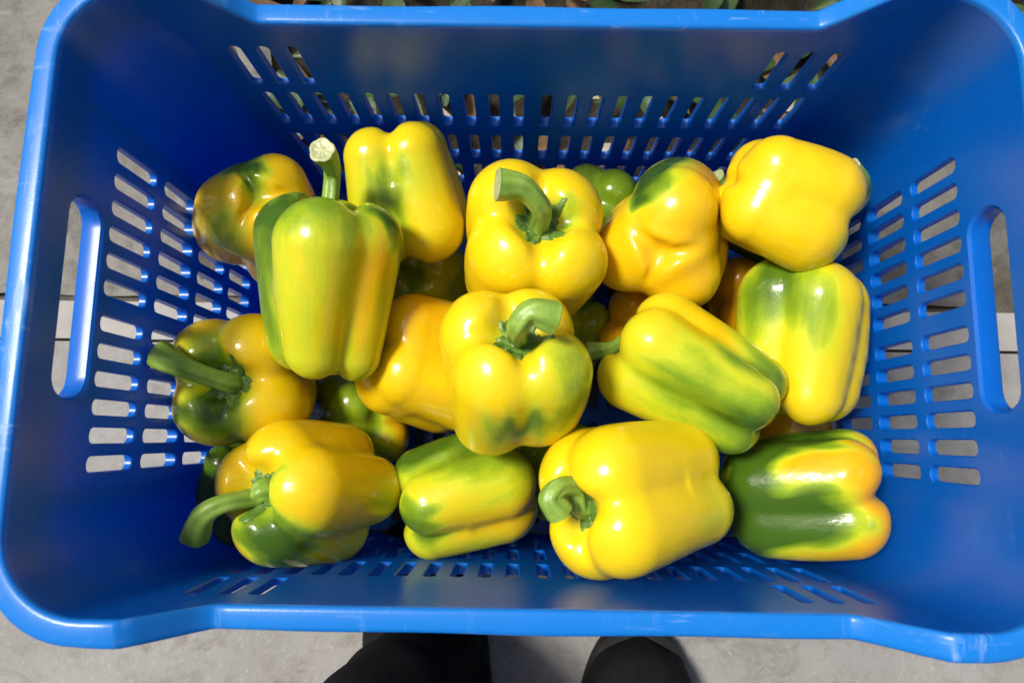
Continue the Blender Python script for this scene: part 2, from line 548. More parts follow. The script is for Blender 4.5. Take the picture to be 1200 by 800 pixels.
for s in (-1, 1):                                # stiffening ribs on the outside
    for x in (-0.212, 0.0, 0.212):
        bar('rib', crate, x - 0.0013, x + 0.0013, s * (B + 0.0040) if s > 0 else s * (B + 0.0130), s * (B + 0.0130) if s > 0 else s * (B + 0.0040), 0.0015, RIM - 0.019)
    for y in (-0.112, 0.112):
        bar('rib', crate, s * (A + 0.0040) if s > 0 else s * (A + 0.0130), s * (A + 0.0130) if s > 0 else s * (A + 0.0040), y - 0.0013, y + 0.0013, 0.0015, RIM + 0.012)

# ------------------------------------------------------------------ bell peppers
class Shape:
    """the lobed body of a bell pepper: tapered lobes run together, a hollow round the stem and a dimple
    at the blossom end cut in; local z is the stem axis"""
    def __init__(self, R, L, n, seed, taper=0.8, groove=0.05, bot=1.0):
        rng = np.random.default_rng(seed)
        self.R, self.L, self.k = R, L, groove * R
        hl = L / 2
        ang = [2 * math.pi * i / n + rng.uniform(-0.16, 0.16) * (i > 0) for i in range(n)]
        self.add, self.cut = [], []
        for a in ang:
            big = rng.uniform(0.92, 1.06)
            rs = R * rng.uniform(0.53, 0.60) * (1.04 if n == 3 else 1.0)
            ro = R * big - rs
            rb = R * taper * rng.uniform(0.50, 0.57)
            rob = (R * taper - rb) * rng.uniform(0.95, 1.15)
            zs = hl - rs * rng.uniform(0.98, 1.10)
            zb = -hl + rb * rng.uniform(0.98, 1.22)
            a2 = a + rng.uniform(-0.1, 0.1)
            self.add.append((np.array((ro * math.cos(a), ro * math.sin(a), zs)), np.array((rob * math.cos(a2), rob * math.sin(a2), zb)), rs, rb))
        self.add.append((np.array((0, 0, hl - 1.25 * R)), np.array((0, 0, -hl + R * taper * (0.85 + 0.2 * bot))), 0.72 * R, (0.82 - 0.14 * bot) * R * taper))
        self.cut.append((np.array((0, 0, hl + 0.02 * R)), np.array((0, 0, hl + 0.5 * R)), 0.34 * R, 0.55 * R))
        self.cut.append((np.array((0, 0, -hl - 0.02 * R)), np.array((0, 0, -hl - 0.5 * R)), 0.13 * R, 0.25 * R))
        for i in range(n):
            a = ang[i] + ((ang[(i + 1) % n] - ang[i]) % (2 * math.pi)) / 2
            q = rng.uniform(0.7, 1.15)
            c, s = math.cos(a), math.sin(a)
            self.cut.append((np.array((0.16 * R * c, 0.16 * R * s, hl - 0.16 * R)), np.array((0.86 * R * c, 0.86 * R * s, hl + 0.06 * R)), 0.11 * R * q, 0.07 * R * q))
            self.cut.append((np.array((0.05 * R * c, 0.05 * R * s, -hl + 0.03 * R)), np.array((0.85 * R * taper * c, 0.85 * R * taper * s, -hl + 0.08 * R)), 0.07 * R * q, 0.05 * R * q))
        self.ph = rng.uniform(0, 6.28, 9)
        self.bend = rng.uniform(-0.06, 0.06, 2)
    def prim(self, p, s, b, r0, r1, bulge):
        ax = b - s
        tt = np.clip(((p - s) @ ax) / (ax @ ax), 0, 1)
        return np.linalg.norm(p - s - tt[:, None] * ax, axis=1) - (r0 + (r1 - r0) * tt) * (1 + bulge * np.sin(math.pi * tt))
    def d(self, p):
        """signed distance, p is (N, 3)"""
        p = p.copy()
        t = p[:, 2] / (self.L / 2)
        p[:, 0] -= self.bend[0] * self.R * t * t
        p[:, 1] -= self.bend[1] * self.R * t * t
        R, ph, k = self.R, self.ph, self.k
        acc = 0
        for s, b, r0, r1 in self.add:
            acc = acc + np.exp(-np.clip(self.prim(p, s, b, r0, r1, 0.03) / k, -60, 60))
        d = -k * np.log(acc)
        k2 = 0.06 * R
        acc = np.exp(np.clip(d / k2, -60, 60))
        for s, b, r0, r1 in self.cut:
            acc = acc + np.exp(np.clip(-self.prim(p, s, b, r0, r1, 0.0) / k2, -60, 60))
        d = k2 * np.log(acc)
        q = p / R
        d = d + R * (0.021 * np.sin(2.3 * q[:, 0] + ph[0] + 1.1 * q[:, 2]) * np.sin(2.0 * q[:, 1] + ph[1])
                     + 0.009 * np.sin(4.1 * q[:, 2] + ph[2] + 2 * q[:, 0]) * np.sin(3.7 * q[:, 1] + ph[3])
                     + 0.005 * np.sin(7.3 * q[:, 0] + ph[4]) * np.sin(6.5 * q[:, 1] + ph[5] + 3.0 * q[:, 2]))
        return d
    def surf(self, dirs):
        """outermost hit along unit directions from the centre"""
        t = np.full(len(dirs), 1.25 * max(self.R, self.L / 2))
        for i in range(34):
            d = self.d(dirs * t[:, None])
            t = np.maximum(t - np.clip(d, -0.002, 1) * 0.8, 0.002)
        return dirs * t[:, None]

NA, NB = 124, 84
def body_mesh(sh, green, gold, g0, o0, axis_g):
    th = np.linspace(0, math.pi, NB + 1)
    # crowd the rings towards the stem end, where the shoulders fold in
    th = th - 0.22 * np.sin(th) * np.exp(-th * 0.6)
    ph = np.linspace(0, 2 * math.pi, NA, endpoint=False)
    dirs = [(0, 0, 1)]
    for t in th[1:-1]:
        st, ct = math.sin(t), math.cos(t)
        for a in ph:
            dirs.append((st * math.cos(a), st * math.sin(a), ct))
    dirs.append((0, 0, -1))
    P = sh.surf(np.array(dirs, dtype=float))
    f = []
    for i in range(NA):
        f.append((0, 1 + i, 1 + (i + 1) % NA))
    for r in range(NB - 2):
        for i in range(NA):
            a = 1 + r * NA + i; b = 1 + r * NA + (i + 1) % NA
            f.append((a, a + NA, b + NA, b))
    last = len(P) - 1; base = 1 + (NB - 2) * NA
    for i in range(NA):
        f.append((base + i, last, base + (i + 1) % NA))
    w1, w2, w3 = sh.ph[6:9]
    warp = np.stack([0.0045 * np.sin(P[:, 1] * 130 + w1 + 60 * P[:, 2]) + 0.0025 * np.sin(P[:, 1] * 310 + 90 * P[:, 2] + w2),
                     0.0045 * np.sin(P[:, 0] * 120 + w2 - 70 * P[:, 2]) + 0.0025 * np.sin(P[:, 0] * 290 + w3),
                     0.0070 * np.sin(P[:, 0] * 150 + P[:, 1] * 110 + w3) + 0.0050 * np.sin(P[:, 0] * 260 - P[:, 1] * 330 + w1)], axis=1)
    def field(patches, v0):
        g = np.full(len(P), float(v0))
        for x, y, z, rad, st, val in patches:
            dv = P + warp - np.array((x, y, z))
            dist = np.sqrt(dv[:, 0] ** 2 + dv[:, 1] ** 2 + (dv[:, 2] / st) ** 2) / rad
            q = np.clip((1.55 - dist) / 1.25, 0, 1)
            g += val * q * q * (3 - 2 * q)
        return g
    g = field(green, g0)
    zt = P[:, 2] / (sh.L / 2)
    g += axis_g[0] * np.clip((zt - 0.35) / 0.6, 0, 1) + axis_g[1] * np.clip((-zt - 0.35) / 0.6, 0, 1)
    rr = np.hypot(P[:, 0], P[:, 1]) / sh.R
    g += 0.30 * np.clip(1 - rr / 0.42, 0, 1) * (zt > 0)
    o = field(gold, o0)
    return P, f, np.clip(g, 0, 1), np.clip(o, 0, 1)

def bez(pts, n):
    """smooth curve through the points (Catmull-Rom)"""
    p = [np.array(q, dtype=float) for q in pts]
    p = [2 * p[0] - p[1]] + p + [2 * p[-1] - p[-2]]
    out = []
    segs = len(p) - 3
    for s in range(segs):
        for i in range(n if s < segs - 1 else n + 1):
            t = i / n
            a, b, c, d = p[s:s + 4]
            out.append(0.5 * ((2 * b) + (c - a) * t + (2 * a - 5 * b + 4 * c - d) * t * t + (3 * b - a - 3 * c + d) * t ** 3))
    return out

def stem_mesh(path, r0, seed):
    rng = np.random.default_rng(seed)
    C = bez(path, 9)
    n = len(C); m = 30
    T = [C[min(i + 1, n - 1)] - C[max(i - 1, 0)] for i in range(n)]
    T = [t / np.linalg.norm(t) for t in T]
    u = np.cross(T[0], (0.3, 0.8, 0.2)); u /= np.linalg.norm(u)
    v = []; f = []
    ribs = int(rng.integers(5, 7)); ph = rng.uniform(0, 6)
    for i in range(n):
        u = u - T[i] * (u @ T[i]); u /= np.linalg.norm(u)
        w = np.cross(T[i], u)
        s = i / (n - 1)
        r = r0 * (0.84 + 0.85 * math.exp(-s * 8) + 0.58 * max(0, (s - 0.5) / 0.5) ** 1.8)
        if s > 0.965: r *= 0.955
        for j in range(m):
            a = 2 * math.pi * j / m
            rr = r * (1 + (0.15 - 0.09 * s) * (abs(math.cos((ribs * a + ph + 0.6 * s) / 2)) * 2 - 1.2) + 0.03 * math.sin(3 * a + 5 * s))
            v.append(C[i] + u * rr * math.cos(a) + w * rr * math.sin(a))
    for i in range(n - 1):
        for j in range(m):
            k = (j + 1) % m
            f.append((i * m + j, i * m + k, (i + 1) * m + k, (i + 1) * m + j))
    # cut face: a shallow dish with a raised edge
    cv = []; cf = []
    end = C[-1]; t = T[-1]
    u = u - t * (u @ t); u /= np.linalg.norm(u); w = np.cross(t, u)
    ring = v[-m:]
    for q, dz in ((1.0, 0.0), (0.93, 0.0006), (0.78, 0.0001), (0.45, -0.0006), (0.2, -0.0002)):
        for j, pnt in enumerate(ring):
            cv.append(end + (pnt - end) * q + t * (dz + (0.0002 * math.sin(j * 1.7) if q < 0.9 else 0)))
    cv.append(end - t * 0.0003)
    for k in range(4):
        for j in range(m):
            jj = (j + 1) % m
            cf.append((k * m + j, k * m + jj, (k + 1) * m + jj, (k + 1) * m + j))
    for j in range(m):
        cf.append((4 * m + j, 4 * m + (j + 1) % m, 5 * m))
    return v, f, cv, cf

def calyx_mesh(sh, rad, seed):
    """the crinkled green collar lying in the hollow round the stem"""
    rng = np.random.default_rng(seed)
    m, nr = 72, 9
    v = []; f = []
    p1, p2 = rng.uniform(0, 6, 2)
    dirs = []; info = []
    top = sh.surf(np.array([[0, 0, 1.0]]))[0][2]
    for k in range(nr):
        q = k / (nr - 1)
        for j in range(m):
            a = 2 * math.pi * j / m
            edge = rad * (1 + 0.13 * math.sin(5 * a + p1) + 0.05 * math.sin(11 * a + p2) + 0.03 * math.sin(23 * a))
            r = 0.0042 + (edge - 0.0042) * q
            th = math.atan2(r, top)
            dirs.append((math.sin(th) * math.cos(a), math.sin(th) * math.sin(a), math.cos(th)))
            info.append((q, a))
    P = sh.surf(np.array(dirs))
    for p, (q, a) in zip(P, info):
        nrm = np.array((0, 0, 1.0))
        lift = 0.0012 + 0.0030 * (1 - q) ** 1.5 + 0.0010 * math.sin(11 * a + p2 + 9 * q) * q + 0.0007 * math.sin(23 * a + p1 - 14 * q) * q + 0.0007 * math.sin(16 * q + 3 * a)
        if q > 0.99: lift = -0.0006
        v.append(p + nrm * lift)
    for k in range(nr - 1):
        for j in range(m):
            jj = (j + 1) % m
            f.append((k * m + j, (k + 1) * m + j, (k + 1) * m + jj, k * m + jj))
    return v, f

# each row: label, position, axes (columns of the rotation), radius, length, lobes, seed, taper, groove, blossom-end depth,
#           green level, gold level, (green at stem end, green at blossom end), green patches, gold patches, stem points, stem radius
PEPPERS = [
    ('tall green and yellow striped pepper with a straight stem, topmost on the left', (-0.1411, 0.0225, 0.21), ((0.0219, -0.2957, 0.955), (0.9959, -0.0769, -0.0467), (0.0873, 0.9522, 0.2928)), 0.04995, 0.12661, 4, 21, 0.76, 0.038, 1.0, 0.34, 0.06, (0.22, 0), [(0.0179, -0.0375, 0.0134, 0.016, 4, 0.42), (0.0161, -0.0239, 0.0544, 0.02, 1, 0.3), (0.0159, -0.0254, -0.0366, 0.012, 3, 0.2), (0.0128, 0.0451, 0.0449, 0.013, 2, 0.5), (0.0443, 0.0041, 0.0499, 0.015, 1, 0.1), (0.0376, 0.0131, -0.0184, 0.011, 4, -0.26), (0.0476, -0.0044, 0.013, 0.007, 4, -0.12), (0.0315, 0.0245, 0.0094, 0.007, 4, 0.06), (0.0209, 0.0359, 0.0042, 0.012, 4, -0.38)], [(0.0206, 0.0377, 0.0099, 0.012, 4, 0.28)], [(0, 0, 0.0414), (0, 0, 0.0504), (-0.0029, -0.0001, 0.0744), (0.009, 0.0007, 0.0834), (0.024, -0.0008, 0.0891)], 0.006),
    ('orange pepper with two dark green patches in the back left corner of the crate', (-0.2045, 0.0869, 0.158), ((0.3551, 0.9238, -0.1435), (0.9104, -0.3765, -0.1713), (-0.2122, -0.0698, -0.9747)), 0.05334, 0.10096, 3, 4, 0.8, 0.038, 1.0, 0.0, 0.2, (0, 0), [(0.0154, -0.0181, -0.0439, 0.02, 1, 0.75), (-0.0347, -0.0085, -0.0328, 0.018, 1, 0.5), (0.0214, -0.0111, -0.0466, 0.014, 1, 0.3)], [], [], 0.0062),
    ('yellow pepper with faint green blush at the back wall, beside the striped one', (-0.0989, 0.1082, 0.161), ((0.7005, -0.2096, 0.6822), (-0.6967, -0.4079, 0.5901), (0.1546, -0.8886, -0.4318)), 0.0499, 0.10566, 4, 9, 0.8, 0.038, 1.0, 0.1, 0.02, (0, 0), [(0.0157, 0.0383, -0.0136, 0.026, 1, 0.26), (0.0308, 0.0241, -0.0046, 0.02, 1.4, 0.3), (0.0211, 0.0358, 0.0157, 0.02, 1, 0.2)], [], [], 0.0062),
    ('bright yellow pepper facing up with a thick hooked stem, at the centre back', (-0.0008, 0.0598, 0.182), ((-0.7378, -0.6395, 0.2159), (0.6635, -0.746, 0.0575), (0.1243, 0.1856, 0.9747)), 0.0562, 0.108, 4, 13, 0.92, 0.038, 1.0, 0.0, 0.05, (0, 0), [(-0.0167, 0.0075, 0.0432, 0.013, 1, 0.45)], [], [(0, 0, 0.032), (0, 0, 0.041), (0.0012, -0.0011, 0.0593), (0.0071, -0.0155, 0.0712), (0.0191, -0.0259, 0.0732)], 0.0076),
    ('yellow pepper with green lower edge and stem bent right, topmost in the middle', (-0.0107, -0.0335, 0.215), ((-0.5095, -0.7521, 0.4181), (0.859, -0.4729, 0.1961), (0.0503, 0.4591, 0.887)), 0.05244, 0.10296, 4, 17, 0.92, 0.038, 1.0, 0.05, 0.08, (0, 0.2), [(0.0094, 0.041, 0.0436, 0.022, 1.4, 0.42), (0.0443, 0.0183, 0.0097, 0.02, 1, 0.48), (0.0253, 0.0405, 0.0103, 0.02, 1, 0.48)], [], [(0, 0, 0.0306), (0, 0, 0.0396), (0.0126, 0.0049, 0.0674), (0.0053, 0.0088, 0.0767), (-0.0018, 0.0207, 0.0729)], 0.0072),
    ('golden yellow pepper half hidden left of the topmost middle pepper', (-0.0781, -0.0205, 0.139), ((0.3974, -0.6073, 0.6879), (-0.5002, -0.7719, -0.3924), (0.7693, -0.1882, -0.6105)), 0.05406, 0.10712, 4, 27, 0.86, 0.06, 1.0, 0.0, 0.2, (0, 0), [], [(-0.0007, -0.0469, -0.0349, 0.03, 1, 0.3)], [], 0.0062),
    ('lime and yellow pepper lying diagonally with its stem to the left, right of the middle', (0.1139, -0.0312, 0.193), ((-0.4979, -0.8673, 0.0006), (-0.0758, 0.0442, 0.9961), (-0.8639, 0.4959, -0.0877)), 0.04576, 0.12072, 4, 33, 0.82, 0.038, 1.0, 0.27, 0.1, (0, 0), [(0.0164, 0.0326, -0.0152, 0.026, 1.8, 0.36), (0.024, 0.0193, -0.0438, 0.022, 1.2, 0.3), (-0.0212, 0.0187, -0.0318, 0.018, 1.8, 0.48), (-0.0252, 0.0233, 0.0268, 0.024, 1.6, -0.2), (0.0112, 0.04, 0.0287, 0.02, 1, -0.06), (-0.0318, 0.0166, -0.0031, 0.02, 1.6, -0.18)], [], [(0, 0, 0.0406), (0, 0, 0.0496), (0.0088, -0.0249, 0.0596), (0.0177, -0.0288, 0.0725)], 0.0056),
    ('orange-yellow three-lobed pepper with dark green top, blossom end facing up', (0.1007, 0.0764, 0.168), ((0.2381, 0.7819, 0.5761), (0.9298, -0.3549, 0.0974), (0.2806, 0.5125, -0.8115)), 0.05456, 0.10523, 3, 41, 1.0, 0.038, 2.0, 0.0, 0.34, (0, 0), [(0.0434, -0.022, -0.0253, 0.022, 1.3, 0.8), (0.0497, -0.0189, 0.0017, 0.024, 1, 0.9), (0.0332, -0.0259, -0.03, 0.012, 1, 0.5)], [], [], 0.0062),
    ('clean yellow pepper lying on its side on top, in the back right corner', (0.1772, 0.0904, 0.202), ((-0.2611, -0.8773, 0.4026), (-0.227, -0.3496, -0.909), (0.9382, -0.3287, -0.1079)), 0.04752, 0.09207, 4, 52, 0.9, 0.038, 1.0, 0.0, 0.14, (0, 0), [(0.028, -0.0115, 0.0415, 0.014, 1, 0.3)], [], [(0, 0, 0.0268), (0, 0, 0.0358), (-0.0386, 0.0051, 0.0631), (-0.0355, -0.014, 0.0505), (-0.0333, -0.0222, 0.0352)], 0.0052),
    ('yellow and green streaked pepper standing against the right wall', (0.2001, -0.0036, 0.165), ((-0.9912, 0.1319, -0.0096), (-0.0243, -0.1107, 0.9936), (0.13, 0.9851, 0.1129)), 0.0495, 0.1188, 4, 61, 0.86, 0.038, 1.0, 0.1, 0.15, (0, 0), [(0.0397, 0.0232, 0.0278, 0.022, 2.2, 0.55), (0.0104, 0.0459, 0.018, 0.017, 2.2, 0.45), (0.0349, 0.0265, 0.0373, 0.02, 1, 0.2)], [], [], 0.0062),
    ('dark green and orange pepper lying in the front right corner', (0.2007, -0.1138, 0.155), ((-0.4312, 0.4737, 0.7679), (0.1195, 0.8736, -0.4718), (-0.8943, -0.1117, -0.4333)), 0.0505, 0.109, 4, 76, 0.93, 0.038, 1.0, 0.0, 0.62, (0, 0), [(0.0483, -0.0084, 0.003, 0.011, 4, -0.55), (0.0469, -0.0134, -0.0354, 0.02, 2, -0.2), (0.0306, -0.0264, 0.0239, 0.034, 1.5, 1.0), (0.0201, -0.0371, 0.035, 0.03, 1, 0.6), (0.0389, 0.022, 0.007, 0.026, 1.6, 0.95), (0.0229, 0.0328, -0.0122, 0.022, 1.5, 0.7), (0.0471, 0.0133, -0.0315, 0.014, 1, 0.4), (0.0471, 0.0021, 0.0333, 0.02, 1, 0.5), (0.0302, -0.0283, -0.0113, 0.02, 1.4, 0.35)], [], [], 0.0062),
    ('large plain yellow pepper at the front with its curled stem pointing left', (0.0709, -0.1117, 0.205), ((0.2009, 0.8361, 0.5106), (-0.5155, 0.5334, -0.6706), (-0.833, -0.1285, 0.5381)), 0.05369, 0.11889, 4, 83, 0.86, 0.038, 2.0, 0.0, 0.03, (0, 0), [(0.013, -0.0439, -0.0264, 0.016, 1, 0.25)], [], [(0, 0, 0.0389), (0, 0, 0.0479), (0.0131, 0.0019, 0.0531), (0.0183, 0.0005, 0.0687), (0.0125, -0.0016, 0.0754), (0.0048, -0.0063, 0.0694)], 0.0064),
    ('yellow pepper with long pale stem reaching into the front left corner', (-0.1546, -0.1153, 0.167), ((-0.0427, -0.999, 0.0099), (0.8681, -0.0322, 0.4953), (-0.4945, 0.0298, 0.8687)), 0.05172, 0.11408, 4, 94, 0.97, 0.038, 1.0, 0.0, 0.18, (0, 0), [(0.025, 0.0124, 0.0529, 0.026, 1.2, 0.62), (0.0375, 0.0192, 0.04, 0.022, 1.2, 0.4), (-0.0131, 0.0214, 0.0544, 0.012, 1, 0.4), (0.0439, 0.0213, -0.0129, 0.026, 1, 0.3), (0.0035, 0.0504, -0.0268, 0.018, 1, 0.3)], [], [(0, 0, 0.0364), (0, 0, 0.0454), (0.0046, -0.0061, 0.0437), (0.0081, -0.0117, 0.0641), (0.0163, -0.0224, 0.0701), (0.0309, -0.0347, 0.0655)], 0.0068),
    ('yellow pepper with green shoulders and dark stem pointing at the slots of the left wall', (-0.208, -0.0341, 0.142), ((-0.7954, 0.606, 0.0109), (-0.598, -0.7817, -0.1772), (-0.0989, -0.1475, 0.9841)), 0.05375, 0.11046, 4, 103, 0.8, 0.038, 1.0, 0.0, 0.12, (0, 0), [(0.0293, -0.01, 0.0507, 0.018, 1, 0.4), (-0.0165, 0.025, 0.0472, 0.024, 1, 0.55), (0.007, 0.0201, 0.0528, 0.022, 1, 0.55), (0.0138, -0.0104, 0.0427, 0.014, 1, 0.35)], [], [(0, 0, 0.0337), (0, 0, 0.0427), (0.0119, 0.0029, 0.0512), (0.0273, 0.0053, 0.0616), (0.0448, 0.0084, 0.064)], 0.0076),
    ('lime and yellow pepper lying low at the front, between two larger yellow peppers', (-0.0476, -0.1161, 0.141), ((0.1798, -0.0365, 0.983), (0.2874, -0.9538, -0.088), (0.9408, 0.2983, -0.161)), 0.04698, 0.10571, 4, 112, 0.85, 0.038, 1.0, 0.34, 0.3, (0, 0), [(0.0024, -0.0402, -0.0247, 0.022, 1.5, 0.55), (0.0142, -0.0371, 0.0096, 0.02, 1.5, 0.4), (0.041, -0.0102, 0.0208, 0.03, 1.5, 0.2), (0.0284, 0.0056, -0.0457, 0.018, 1, 0.5), (0.0424, 0.0004, -0.0134, 0.02, 2, -0.25), (0.0277, 0.0253, 0.0192, 0.02, 2, -0.3)], [], [], 0.0062),
    ('dark green pepper deep in the pile below the golden middle pepper', (-0.1419, -0.0567, 0.075), ((-0.4959, 0.6865, 0.5318), (0.7458, 0.6504, -0.1442), (-0.4449, 0.3251, -0.8345)), 0.05065, 0.10227, 4, 120, 0.8, 0.038, 1.0, 0.55, 0.4, (0, 0), [(-0.0139, 0.0169, -0.0421, 0.02, 1, -0.6)], [], [], 0.0062),
    ('green pepper just showing at the back wall between two yellow ones', (0.058, 0.1145, 0.084), ((0.3201, -0.9385, 0.1295), (-0.9137, -0.3419, -0.2197), (0.2505, -0.048, -0.9669)), 0.05009, 0.10017, 4, 131, 0.8, 0.038, 1.0, 0.72, 0.2, (0, 0), [], [], [], 0.0062),
    ('orange-yellow pepper low in the pile behind the diagonal lime one', (0.1044, 0.0107, 0.085), ((0.4557, -0.8373, 0.3022), (-0.8136, -0.5295, -0.2403), (0.3612, -0.1364, -0.9225)), 0.05, 0.105, 4, 140, 0.8, 0.038, 1.0, 0.0, 0.5, (0, 0), [], [], [], 0.0062),
    ('orange pepper low in the pile under the clean yellow corner pepper', (0.1941, 0.0407, 0.077), ((-0.3448, -0.9383, 0.0259), (-0.9108, 0.3278, -0.2511), (0.2271, -0.1102, -0.9676)), 0.04729, 0.09931, 3, 152, 0.8, 0.038, 1.0, 0.0, 0.6, (0, 0), [], [], [], 0.0062),
    ('brownish orange pepper low in the pile above the dark green and orange one', (0.2196, -0.0785, 0.068), ((-0.3654, -0.0427, 0.9299), (-0.9221, 0.1535, -0.3553), (-0.1276, -0.9872, -0.0955)), 0.04462, 0.1067, 4, 160, 0.8, 0.038, 1.0, 0.06, 0.6, (0, 0), [], [], [], 0.0062),
    ('dark olive pepper at the bottom left, peeping out behind the long stem', (-0.2298, -0.1199, 0.105), ((0.2708, -0.6795, 0.6819), (-0.9311, -0.0053, 0.3646), (-0.2442, -0.7337, -0.6341)), 0.036, 0.085, 4, 171, 0.8, 0.038, 1.0, 0.8, 0.2, (0, 0), [], [], [], 0.0062),
    ('olive pepper deep in the gap beside the front yellow pepper', (0.0197, -0.0944, 0.073), ((-0.0153, -0.9085, 0.4175), (-0.9987, -0.0065, -0.0506), (0.0487, -0.4178, -0.9072)), 0.04449, 0.09733, 4, 182, 0.8, 0.038, 1.0, 0.5, 0.5, (0, 0), [], [], [], 0.0062),
    ('shadowed orange and green pepper deep behind the golden middle pepper', (-0.0897, 0.0571, 0.075), ((0.4578, -0.8667, 0.198), (-0.8855, -0.4645, 0.0139), (0.0799, -0.1817, -0.9801)), 0.04745, 0.09965, 4, 190, 0.8, 0.038, 1.0, 0.3, 0.9, (0, 0), [(0.0109, 0.0177, -0.0465, 0.02, 1, 0.4)], [], [], 0.0062),
    ('dark green pepper under the clean yellow one in the back right corner', (0.2066, 0.1063, 0.118), ((-0.2926, -0.3312, 0.897), (0.4082, 0.8051, 0.4304), (-0.8647, 0.4921, -0.1003)), 0.04266, 0.10202, 4, 200, 0.8, 0.038, 1.0, 0.85, 0.2, (0, 0), [], [], [(0, 0, 0.0335), (0, 0, 0.0425), (0.0379, 0.0023, 0.0494), (0.0481, 0.0068, 0.0607)], 0.0055),
    ('olive pepper deep in the centre of the pile', (0.0231, 0.0109, 0.076), ((-0.3357, -0.6363, 0.6946), (-0.874, 0.4854, 0.0223), (-0.3513, -0.5996, -0.7191)), 0.04402, 0.10049, 4, 210, 0.8, 0.038, 1.0, 0.5, 0.5, (0, 0), [], [], [], 0.0062),
]


def make_pepper(i, row):
    (label, loc, rot, R, L, n, seed, taper, groove, bot, g0, o0, axg, green, gold, stem, sr) = row
    sh = Shape(R, L, n, seed, taper, groove, bot)
    t = empty('bell_pepper', loc)
    Mx = Matrix(((rot[0][0], rot[1][0], rot[2][0]), (rot[0][1], rot[1][1], rot[2][1]), (rot[0][2], rot[1][2], rot[2][2])))
    t.rotation_euler = Mx.to_euler()
    tag(t, label, 'bell pepper', 'bell peppers piled in the blue crate')
    P, f, g, o = body_mesh(sh, green, gold, g0, o0, axg)
    ob = mesh_obj('body', P, f, M_PEPPER, t, True)
    for nm, arr in (('green', g), ('gold', o)):
        at = ob.data.attributes.new(nm, 'FLOAT', 'POINT')
        at.data.foreach_set('value', arr.astype(np.float32))
    if stem:
        cv, cf = calyx_mesh(sh, 0.185 * R + 0.003, seed)
        mesh_obj('calyx', cv, cf, M_CALYX, t, True)
        sv, sf, ev, ef = stem_mesh(stem, sr, seed)
        s = mesh_obj('stem', sv, sf, M_STEM, t, True)
        mesh_obj('cut_end', ev, ef, M_CUT, s, True)
    return t
for i, row in enumerate(PEPPERS):
    make_pepper(i, row)

# ------------------------------------------------------------------ plants and litter behind the crate
def leaf_geo(v, f, base, d, up, ln, wd, curl):
    d = np.array(d, float); d /= np.linalg.norm(d)
    up = np.array(up, float); up -= d * (up @ d); up /= np.linalg.norm(up)
    sd_ = np.cross(d, up); k0 = len(v); n = 8
    for i in range(n + 1):
        s = i / n
        w = wd * (math.sin(math.pi * min(1, s * 0.94 + 0.05)) ** 0.75) * (1 - 0.35 * s)
        c = np.array(base) + d * ln * s - up * curl * ln * s * s
        for q in (-1, -0.5, 0, 0.5, 1):
            v.append(c + sd_ * w * q + up * (abs(q) * w * 0.35 + 0.05 * w * math.sin(5 * s * 3 + q * 4)))
    for i in range(n):
        for q in range(4):
            a = k0 + i * 5 + q
            f.append((a, a + 1, a + 6, a + 5))

def pepper_plant(x, y, h, seed, label):
    rng = np.random.default_rng(seed)
    t = empty('pepper_plant', (x, y, -0.045))
    tag(t, label, 'plant', 'low plants behind the crate')
    path = [(0, 0, 0), (rng.uniform(-.01, .01), rng.uniform(-.01, .01), h * .5), (rng.uniform(-.03, .03), rng.uniform(-.02, .02), h)]
    C = bez(path, 8); m = 8; v = []; f = []
    for i, c in enumerate(C):
        r = 0.005 * (1 - 0.5 * i / len(C))
        for j in range(m):
            a = 2 * math.pi * j / m
            v.append((c[0] + r * math.cos(a), c[1] + r * math.sin(a), c[2]))
    for i in range(len(C) - 1):
        for j in range(m):
            k = (j + 1) % m
            f.append((i * m + j, i * m + k, (i + 1) * m + k, (i + 1) * m + j))
    mesh_obj('stem', v, f, M_STEM, t)
    for i in range(22):
        c = C[int(rng.uniform(0.15, 1) * (len(C) - 1))]
        a = rng.uniform(0, 6.28)
        lv = []; lf = []
        d = (math.cos(a), math.sin(a), rng.uniform(-0.2, 0.6))
        leaf_geo(lv, lf, c + np.array(d) * 0.01, d, (0, 0, 1), rng.uniform(0.05, 0.10), rng.uniform(0.014, 0.028), rng.uniform(0.1, 0.6))
        mesh_obj('leaf', lv, lf, M_LEAF if rng.uniform() < 0.8 else M_LEAF2, t)
for x, y, h, sd0, lb in (
        (-0.30, 0.52, 0.20, 3, 'leafy green plant behind the left end of the crate'),
        (-0.05, 0.50, 0.22, 5, 'leafy green plant behind the middle of the crate rim, left of centre'),
        (0.17, 0.51, 0.21, 8, 'leafy green plant behind the crate, right of centre'),
        (0.40, 0.50, 0.22, 11, 'leafy green plant behind the right end of the crate')):
    pepper_plant(x, y, h, sd0, lb)

